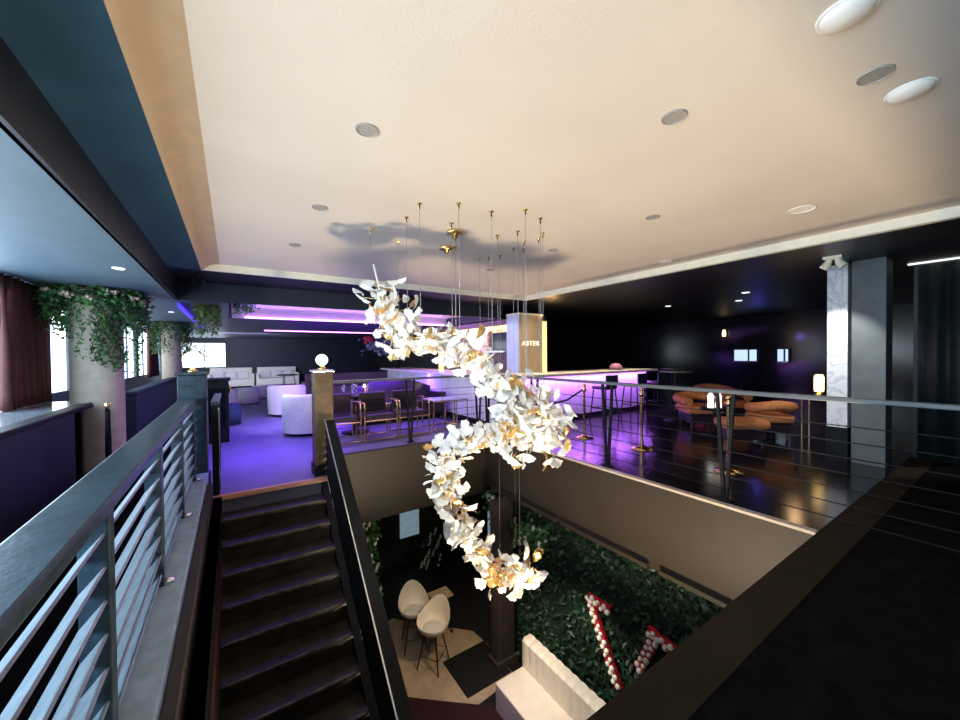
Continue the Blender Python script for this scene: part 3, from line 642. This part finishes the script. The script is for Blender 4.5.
t = thing('table_lamp', 'tiny brass cordless lamp on dark table before the plum sofa', 'lamp', (2.22, 7.56, .745)); MB().lathe([(.001, 0), (.04, 0), (.04, .01), (.006, .02), (.006, .16), (.001, .16)]).build('base', 'brass', t); MB().lathe([(.05, .12), (.03, .18), (.001, .185)]).build('shade', 'lamp', t)
light('POINT', (1.8, 7.8, 1.2), 5, (.2, .1, 1), .1)
light('AREA', (2.5, 6.9, 2.3), 40, (.8, .55, 1), 1.6, (2.5, 6.6, 0), sizey=.5)

# ------------------------------------------------------------------ the bar
t = thing('bar_counter', 'L-shaped bar with pale top and purple lit panels', 'bar', (4.45, 6.0, 0))
MB().bx(0, .6, .0, 6.5, .0, 1.0).build('side_front', 'barpanel', t); MB().bx(.6, 5.0, .0, .6, .0, 1.0).build('front', 'barpanel', t)
MB().bx(-.25, .75, -.28, 6.5, 1.02, 1.075).build('side_counter_top', 'bartop', t, bevel=.008); MB().bx(.75, 5.1, -.28, .75, 1.02, 1.075).build('counter_top', 'bartop', t, bevel=.008)
MB().bx(-.02, .6, -.02, .02, 0, .09).build('toe_kick', 'dark', t); MB().bx(.6, 5.0, -.012, .02, 0, .09).build('toe_kick', 'dark', t); MB().bx(-.012, .02, .05, 6.5, 0, .09).build('toe_kick', 'dark', t)
MB().bx(-.03, .05, -.03, .05, 0, 1.02).build('corner_post', 'dark', t)
for k in range(9): MB().bx(-.012, 0, .7*k+.35, .7*k+.36, .1, 1.0).build('panel_joint', 'cushion', t)
for k in range(6): MB().bx(.8+.75*k, .81+.75*k, -.012, 0, .1, 1.0).build('panel_joint', 'cushion', t)
MB().bx(4.98, 5.02, -.02, .6, 0, 1.02).build('end_panel', 'dark', t)
light('AREA', (4.33, 9.2, 1.0), 130, (.3, .11, 1), .06, (4.42, 9.2, 0), sizey=6.2).data
light('AREA', (7.0, 5.88, 1.0), 90, (.45, .14, 1), 4.9, (7.0, 5.95, 0), sizey=.06)
# back bar
t = thing('back_bar', 'back bar wall framed by yellow light strips with shelves and dark screen', 'back bar', (5.4, 8.8, 0))
MB().bx(.1, .3, -1.8, 1.7, 0, 2.35).build('wall_panel', mat('plum_back_panel', (.10, .06, .08), .4, noise=.2), t)
MB().bx(0, .1, -1.8, 1.7, 2.1, 2.2).build('led_frame', 'yellowled', t); MB().bx(0, .1, 1.55, 1.7, 1.0, 2.1).build('led_frame', 'yellowled', t)
MB().bx(.03, .1, -.95, -.1, 1.1, 2.1).build('tile_panel', mat('pink_mosaic_panel', (.7, .5, .55), .4, noise=.3, nscale=14), t)
MB().bx(.05, .1, -1.78, -1.15, 1.62, 2.08).build('screen', 'mirror', t)
MB().bx(-.1, .1, -1.8, -1.1, 1.55, 1.59).build('shelf', 'bright', t); MB().bx(-.1, .1, -.1, 1.5, 1.3, 1.33).build('shelf', 'bright', t); MB().bx(-.2, .3, -1.8, 1.7, .9, .95).build('worktop', 'bartop', t)
MB().bx(-.18, .28, -1.8, 1.7, 0, .9).build('cabinet', 'dark', t)
brn = random.Random(3)
for k in range(8):
    y = 8.8+.05+.17*k; x = 5.37; h_ = brn.uniform(.2, .28)
    o = MB().lathe([(.001, 0), (.033, 0), (.033, h_*.6), (.012, h_*.78), (.012, h_), (.001, h_)], (x, y, 1.331), 12).build('bottle', 'glass' if k % 3 else 'mirror', loc=(x, y, 1.331)); tag(o, 'liquor bottle standing on the back bar shelf behind the petals', 'bottle', 'bottles on the back bar shelf')
t = thing('sign_pillar', 'square bar pillar with a pale blue side and gold lettered front', 'pillar', (5.82, 6.75, 0))
MB().bx(-.42, .29, -.21, .22, 0, 2.4).build('core', 'goldpanel', t); MB().bx(-.435, -.42, -.22, .23, 0, 2.4).build('side_panel', 'lilacpanel', t)
MB().bx(.29, .45, -.19, -.15, .98, 2.28).build('led_panel', 'yellowled', t, label='vertical yellow light panel'); MB().bx(.29, .47, -.15, .2, 0, 2.4).build('back_panel', 'dark', t)
MB().bx(-.44, .3, -.23, .24, 2.4, 2.44).build('cap', 'cream', t)
cu = bpy.data.curves.new('sign_lettering', 'FONT'); cu.body = 'ASTER'; cu.size = .15; cu.extrude = .008; cu.space_character = 1.32; cu.align_x = 'CENTER'
cu.materials.append(mat('glowing_letters', (1, .95, .85), .5, emit=(1, .95, .8), es=1.0, noise=.01))
o = bpy.data.objects.new('lettering', cu); C.objects.link(o); o.parent = t; o.rotation_euler = (PI/2, 0, 0); o.location = (-.08, -.225, 1.70); o['label'] = 'glowing white letters ASTER'
light('AREA', (7.0, 5.95, 2.6), 22, (1, .8, .6), 4.5, (7.0, 5.95, 0), sizey=.1, spread=50)  # unseen warm area light added to brighten the bar top
light('AREA', (6.2, 6.35, 2.2), 7, (1, .6, .25), .3, (6.3, 6.0, 2.9), sizey=.1)
light('SPOT', (5.6, 5.6, 2.5), 22, (1, .85, .6), .05, (5.8, 6.55, 1.4), 80, .6)
light('SPOT', (4.6, 6.6, 2.3), 14, (.7, .8, 1), .05, (5.38, 6.75, 1.6), 90, .6)
light('AREA', (5.1, 8.8, 2.1), 20, (1, .7, .5), 2.6, (5.5, 8.8, 1.2), sizey=.1)
# vase at bar end
t = thing('flower_vase', 'vase with one red bloom and grey leaves at the bar end', 'vase', (4.7, 12.2, 1.075)); MB().lathe([(.001, 0), (.08, 0), (.11, .15), (.05, .38), (.07, .42), (.05, .42), (.001, .38)]).build('vase', 'dark', t)
b = MB(); leaves(b, (-.4, 0, .75), 220, (.32, .2, .13), .15, lr_); b.build('foliage', 'purplepetal', t)
b = MB()
for _ in range(14): b.ball((-1.0+lr_.gauss(0, .06), 0+lr_.gauss(0, .06), 1.0+lr_.gauss(0, .05)), .06, 8)
b.build('bloom', 'redpetal', t, label='red bloom'); MB().tube([(0, 0, .3), (-.3, 0, .75), (-.98, 0, 1.0)], .012).build('stem', 'wood', t)
t = thing('glass_bowl', 'pink domed bowl standing on the bar top near its far end', 'bowl', (8.25, 6.1, 1.075)); MB().lathe([(.001, 0), (.12, 0), (.16, .05), (.15, .11), (.09, .16), (.001, .175)]).build('dome', mat('pink_glass', (.5, .2, .3), .3, noise=.1), t); MB().lathe([(.001, 0), (.2, 0), (.21, .015), (.001, .018)]).build('tray', 'steel', t)
# bar stools
def stool():
    t = thing('bar_stool', '', 'bar stool', (0, 0, 0), 0, 'dark bar stools in front of the purple bar')
    MB().bx(-.2, .2, -.2, .2, .7, .78).build('seat', 'leather', t, bevel=.03); MB().bx(-.2, .2, -.23, -.18, .78, 1.02).build('backrest', 'navyfab', t, bevel=.02)
    for a in (-1, 1):
        for b_ in (-1, 1): MB().tube([(a*.16, b_*.16, .7), (a*.22, b_*.22, 0)], .014).build('leg', 'dark', t)
    MB().tube([(-.19, -.19, .28), (.19, -.19, .28), (.19, .19, .28), (-.19, .19, .28), (-.19, -.19, .28)], .01).build('foot_ring', 'dark', t); return t
bs = stool(); bs.location = (6.9, 5.4, .006); bs['label'] = 'dark bar stool nearest the lettered pillar'
dup(bs, (8.0, 5.4, .006), R(5), 'middle dark bar stool of the three along the bar front'); dup(bs, (9.0, 5.45, .006), R(-5), 'dark bar stool at the end of the bar beside high table')
# stanchions
def stan(x, y, label):
    t = thing('stanchion', label, 'stanchion', (x, y, .006), 0, 'brass stanchions beyond the cable railing')
    MB().lathe([(.001, 0), (.16, 0), (.16, .012), (.06, .03), (.03, .05), (.001, .05)], n=24).build('base', 'brass', t)
    MB().tube([(0, 0, .04), (0, 0, .9)], .022, 12).build('pole', 'brass', t); MB().lathe([(.02, .82), (.036, .83), (.036, .87), (.022, .885), (.03, .91), (.034, .94), (.001, .965)], n=14).build('finial', 'brass', t)
stan(5.2, 4.5, 'brass stanchion with a dark rope close to the chandelier petals'); stan(5.3, 3.45, 'brass stanchion standing in front of the bar stools'); stan(5.15, 2.16, 'brass stanchion nearest the marble pillar')
o = MB().tube([(5.2-.02, 4.52, .86), (5.1, 4.8, .66), (5.0, 5.1, .56), (4.9, 5.4, .62), (4.82, 5.72, .9), (4.82, 5.76, 1.0)], .018, 8).build('barrier_rope', 'navyfab'); tag(o, 'dark rope sagging from stanchion to the bar', 'rope')

# ------------------------------------------------------------------ orange lounge on the black floor
def osofa(x, y, rz, w_, label, cat='sofa', d=.35, hb=.72):
    t = thing('lounge_sofa', label, cat, (x, y, .006), rz)
    MB().bx(-w_, w_, -d, d, .29, .44).build('seat', 'orange', t, bevel=.06); MB().bx(-w_+.05, w_-.05, -d+.05, d-.05, .12, .3).build('base', 'leather', t, bevel=.02)
    if hb:
        pts_ = [Vector((-w_+.05, -d+.1, .52)), Vector((-w_+.0, d*.5, .55)), Vector((-w_*.6, d, .58)), Vector((0, d+.02, .6)), Vector((w_*.6, d, .58)), Vector((w_, d*.5, .55)), Vector((w_-.05, -d+.1, .52))]
        MB().tube(smooth(pts_), .085, 12).build('backrest', 'orange', t)
    for a in (-1, 1):
        for b_ in (-1, 1): MB().tube([(a*(w_-.1), b_*(d-.1), .13), (a*(w_-.09), b_*(d-.09), 0)], .016).build('leg', 'wood', t)
osofa(7.85, 3.85, R(-40), .33, 'orange velvet bench behind the cable railing beside high table')
osofa(6.75, 2.65, R(-38), .33, 'orange velvet bench in front, nearest the third brass stanchion', 'sofa', .22, hb=0)
osofa(7.75, 2.62, R(140), .28, 'curved orange sofa next to the marble pillar', 'sofa', .25)
osofa(9.2, 3.7, R(-40), .22, 'orange chair back standing behind the small white lantern', 'chair', .22)
osofa(10.2, 4.6, R(-40), .35, 'smallest orange seat, farthest away under the window reflections on the wall', 'chair')
def htable(x, y, h_, r_, label, mt='dark'):
    t = thing('high_table', label, 'table', (x, y, .006)); MB().lathe([(.001, h_-.03), (r_, h_-.03), (r_, h_), (.001, h_)], n=28).build('tabletop', mt, t); MB().tube([(0, 0, .02), (0, 0, h_-.03)], .03).build('pedestal', 'dark', t); MB().lathe([(.001, 0), (.24, 0), (.24, .015), (.001, .03)], n=20).build('foot', 'dark', t)
htable(8.1, 4.45, 1.1, .32, 'tall round pedestal table between bar end and orange bench', 'steel'); htable(10.0, 5.6, 1.08, .3, 'tall round pedestal table standing just off the bar end', 'steel')
htable(7.2, 3.25, .5, .22, 'low dark round table carrying the small white lantern', 'dark')
t = thing('lantern', 'small white lantern pair glowing on low dark table', 'lantern', (7.2, 3.25, .51))
for s in (-1, 1): MB().lathe([(.001, 0), (.05, 0), (.055, .02), (.045, .12), (.055, .2), (.03, .26), (.001, .27)], (s*.055, -s*.04, 0), 14).build('glass_body', 'globe', t)
t = thing('console_table', 'narrow brass framed table carrying an amber lamp beside marble pillar', 'table', (8.17, 1.98, .006), R(-52)); MB().bx(-.3, .3, -.14, .14, .74, .77).build('tabletop', 'brass', t)
for a in (-1, 1):
    for b_ in (-1, 1): MB().tube([(a*.27, b_*.12, 0), (a*.27, b_*.12, .74)], .012).build('leg', 'brass', t)
t = thing('table_lamp', 'amber glowing cylinder lamp on the brass framed table', 'lamp', (8.12, 2.05, .777)); MB().lathe([(.001, 0), (.07, 0), (.07, .02), (.02, .03), (.02, .06), (.001, .06)]).build('base', 'brass', t); MB().lathe([(.06, .06), (.065, .1), (.065, .3), (.05, .34), (.001, .345)]).build('shade', 'lamp', t)
light('POINT', (7.9, 2.3, 1.35), 5, (1, .6, .3), .08); light('SPOT', (7.4, 3.3, 2.6), 15, (1, .62, .32), .1, (7.5, 3.2, 0), 75, .7)
# glowing panes imitate window reflections in the glossy far wall
for y0_, y1_, lab, nm in ((5.1, 5.75, 'wide glowing pane imitating a window reflection in the black far wall', 'reflection_pane'), (4.28, 4.55, 'small square glowing pane imitating a window reflection in the black far wall', 'reflection_pane')):
    t = thing(nm, lab, 'window', (14.1, (y0_+y1_)/2, 1.38)); w_ = (y1_-y0_)/2  # no real windows, panes standing in for window reflections
    MB().bx(.02, .06, -w_, w_, -.16, .2).build('pane', 'day2', t); MB().bx(-.01, .02, -w_-.03, w_+.03, -.2, -.16).build('reflection_sill', 'bright', t); MB().bx(-.01, .05, -.02-w_*.3, .02-w_*.3, -.16, .2).build('reflection_mullion', 'dark', t)
    for s in (-1, 1): MB().bx(-.01, .05, s*(w_+.015)-.015, s*(w_+.015)+.015, -.2, .23).build('frame', 'dark', t)
t = thing('wall_lamp', 'tiny orange wall lamp above the wide glowing reflection pane', 'lamp', (14.13, 6.05, 2.15)); MB().bx(.0, .05, -.05, .05, -.1, .15).build('bracket', 'dark', t); MB().lathe([(.05, -.1), (.06, 0), (.04, .12), (.001, .13)], (-.05, 0, 0)).build('shade', 'lamp', t)
t = thing('wall_drape', 'tall black drape hanging beyond the grey pillar', 'drape', (7.86, 0, 0)); vs = []; fs = []
for j in (0, 1):
    for i in range(81): vs.append((.04*math.sin(i*.9), -1.5+2.45*i/80, .02+j*2.64))
MB().add(vs, [(i, i+1, 82+i, 81+i) for i in range(80)], True).build('drape', mat('black_teal_drape', (.01, .018, .018), .6, noise=.3), t).modifiers.new('s', 'SOLIDIFY').thickness = .01
light('POINT', (12.5, 4.5, 2.0), 4, (.1, .1, 1), .1)

# ------------------------------------------------------------------ lower storey
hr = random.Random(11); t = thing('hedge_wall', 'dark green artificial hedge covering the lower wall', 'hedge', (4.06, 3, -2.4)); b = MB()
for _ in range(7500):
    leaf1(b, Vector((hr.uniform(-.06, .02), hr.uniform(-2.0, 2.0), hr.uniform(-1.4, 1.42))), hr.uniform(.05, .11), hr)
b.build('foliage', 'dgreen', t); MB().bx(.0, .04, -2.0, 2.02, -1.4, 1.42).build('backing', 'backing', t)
def dots(pl, label):
    t = thing('wall_decoration', label, 'decoration', (3.96, pl[0][0][0], pl[0][0][1]))
    y0_, z0_ = pl[0][0]; b = MB(); wd = MB()
    for (a, b2) in pl:
        A_ = Vector((0, a[0]-y0_, a[1]-z0_)); B_ = Vector((0, b2[0]-y0_, b2[1]-z0_)); b.bar(A_, B_, .05, .11, (0, .1, 1) if abs(B_.z-A_.z) < abs(B_.y-A_.y) else (0, 1, 0))
        d_ = B_-A_; n_ = int(d_.length/.045)
        s_ = d_.normalized().cross(Vector((1, 0, 0)))
        for k in range(n_):
            p = A_+d_*((k+.5)/n_)+s_*(.033 if k % 2 else -.03)*hr.uniform(.5, 1.1); wd.ball((p.x-.03, p.y, p.z), hr.uniform(.024, .036), 8)
    b.build('red_strip', 'red', t); wd.build('white_blossoms', 'whitepetal', t)
dots([((3.37, -1.76), (2.90, -2.68)), ((3.36, -1.78), (3.02, -1.78))], 'long slanting red and white floral strip with a short hook on the hedge')
dots([((2.50, -1.70), (2.10, -1.76)), ((2.40, -1.72), (2.62, -2.25))], 'shorter red and white floral strip meeting the dark floor edge')
t = thing('bench_sofa', 'white bench with tall ribbed backrest against the hedge', 'bench', (3.51, 3.3, -3.8))
MB().bx(-.33, .22, -1.5, 1.17, .0, .42).build('seat', 'shell', t, bevel=.02)
vs = []; fs = []; n = 90
for i in range(n+1):
    y = -1.5+2.67*i/n; ex = .014*abs(math.sin(i*PI/5)); sag = .0
    vs += [(.2-ex, y, .0), (.2-ex, y, .82+ex*1.2), (.24, y, .86+ex*1.2), (.36, y, .86+ex*1.2), (.36, y, 0)]
for i in range(n):
    for k in range(4): fs.append((i*5+k, i*5+k+1, (i+1)*5+k+1, (i+1)*5+k))
fs += [(0, 4, 3, 2, 1), tuple(n*5+i for i in range(5))]
MB().add(vs, fs).build('backrest', 'shell', t)
def shell_stool():
    t = thing('counter_stool', '', 'bar stool', (0, 0, 0), 0, 'cream shell stools on the lower floor'); n = 18; vs = []; fs = []
    rows = [(.02, .60, 0), (.15, .60, 0), (.23, .63, 0), (.26, .70, .02), (.28, .80, .05)]
    for j, (rr, z, o_) in enumerate(rows):
        for k in range(n):
            a = 2*PI*k/n; bk = max(0, math.cos(a)); lift = (bk**2)*(.0, .0, .03, .12, .23)[j]+(1-bk)*0+(.0, 0, 0, -.02, -.05)[j]*(1 if math.cos(a) < -.3 else 0)
            vs.append((rr*math.cos(a)*1.0+bk*(.0, 0, .02, .05, .07)[j], rr*math.sin(a)*1.05, z+lift))
    for j in range(4):
        for k in range(n): fs.append((j*n+k, j*n+(k+1) % n, (j+1)*n+(k+1) % n, (j+1)*n+k))
    fs.append(tuple(reversed(range(n))))
    o = MB().add(vs, fs, True).build('shell', 'shell', t); o.modifiers.new('s', 'SOLIDIFY').thickness = .02; o.modifiers.new('sub', 'SUBSURF').levels = 1; o.modifiers['sub'].render_levels = 1
    MB().lathe([(.001, .615), (.16, .615), (.18, .635), (.15, .65), (.001, .655)], n=20).build('seat_pad', 'boucle', t)
    for a in (-1, 1):
        for b_ in (-1, 1): MB().tube([(a*.1, b_*.1, .6), (a*.2, b_*.2, 0)], [.018, .011]).build('leg', 'wood', t)
    MB().tube([(-.165, -.165, .22), (.165, -.165, .22), (.165, .165, .22), (-.165, .165, .22), (-.165, -.165, .22)], .008).build('foot_ring', 'wood', t)
    return t
ss = shell_stool(); ss.location = (2.78, 5.72, -3.79); ss.rotation_euler = (0, 0, R(35)); ss['label'] = 'cream shell stool standing in front, nearer the black rug'
dup(ss, (2.68, 6.3, -3.79), R(75), 'cream shell stool behind the other, nearer the dark wall')
t = thing('side_table', 'small tan topped table on thin wire legs behind the shell stools', 'table', (3.22, 6.3, -3.79)); MB().bx(-.2, .2, -.15, .15, .72, .75).build('tabletop', 'goldpanel', t)
for s in (-1, 1): MB().tube([(s*.18, -.13, .72), (s*.18, -.13, .01), (s*.18, .13, .01), (s*.18, .13, .72)], .01).build('leg', 'dark', t)
o = MB().bx(3.47, 3.98, 8.95, 8.99, -3.15, -2.3).build('poster', 'poster', loc=(3.7, 8.99, -3.15)); tag(o, 'pale blue poster on the dark lower wall', 'poster')
o = MB().bx(5.05, 5.25, 7.3, 7.35, -3.8, -2.2).build('banner', 'poster', loc=(5.15, 7.3, -3.8)); tag(o, 'narrow pale blue upright panel behind the lowest petals', 'panel')
def vines(name, label, pts_, n, mt, pm, cat, sp=(.12, .12, .12), nf=10):
    c0 = Vector(pts_[0]); t = thing(name, label, cat, tuple(c0)); b = MB(); fl = MB()
    P_ = [Vector(p)-c0 for p in pts_]
    for _ in range(n):
        i = hr.randrange(len(P_)-1); p = P_[i].lerp(P_[i+1], hr.random()); leaf1(b, p+Vector((hr.gauss(0, sp[0]), hr.gauss(0, sp[1]), hr.gauss(0, sp[2]))), .1, hr)
    b.build('foliage', mt, t)
    for _ in range(nf):
        i = hr.randrange(len(P_)-1); p = P_[i].lerp(P_[i+1], hr.random())+Vector((hr.gauss(0, sp[0]), hr.gauss(0, sp[1])-.06, hr.gauss(0, sp[2]))); fl = MB()
        for _ in range(5): fl.ball(p+Vector((hr.gauss(0, .025),)*3), .03, 6)
        fl.build('blossom', pm, t)
    MB().tube(P_, .02, 6).build('stem', 'wood', t)
vines('flower_garland', 'green garland with white blossoms under the edge where fascia boards meet', [(4.15, 5.95, -1.13), (4.05, 5.6, -1.5), (4.06, 5.2, -1.7), (4.0, 4.7, -1.45), (4.04, 4.2, -1.35)], 700, 'green', 'whitepetal', 'garland', (.07, .1, .1), 26)
vines('flower_column', 'tall strip of ivy dotted with small white blossoms beside the stairs', [(2.0, 6.9, -1.13), (2.08, 7.0, -2.0), (2.1, 7.0, -3.0), (2.1, 7.0, -3.79)], 900, 'green', 'whitepetal', 'plant', (.09, .05, .1), 36)
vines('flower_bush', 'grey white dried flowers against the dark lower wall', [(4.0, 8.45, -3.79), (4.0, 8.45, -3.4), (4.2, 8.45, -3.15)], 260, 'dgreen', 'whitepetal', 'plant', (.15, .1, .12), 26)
light('POINT', (2.4, 6.2, -1.5), 5, (1, .8, .55), .1)
light('POINT', (4.6, 7.6, -1.6), 4, (1, .8, .55), .1)
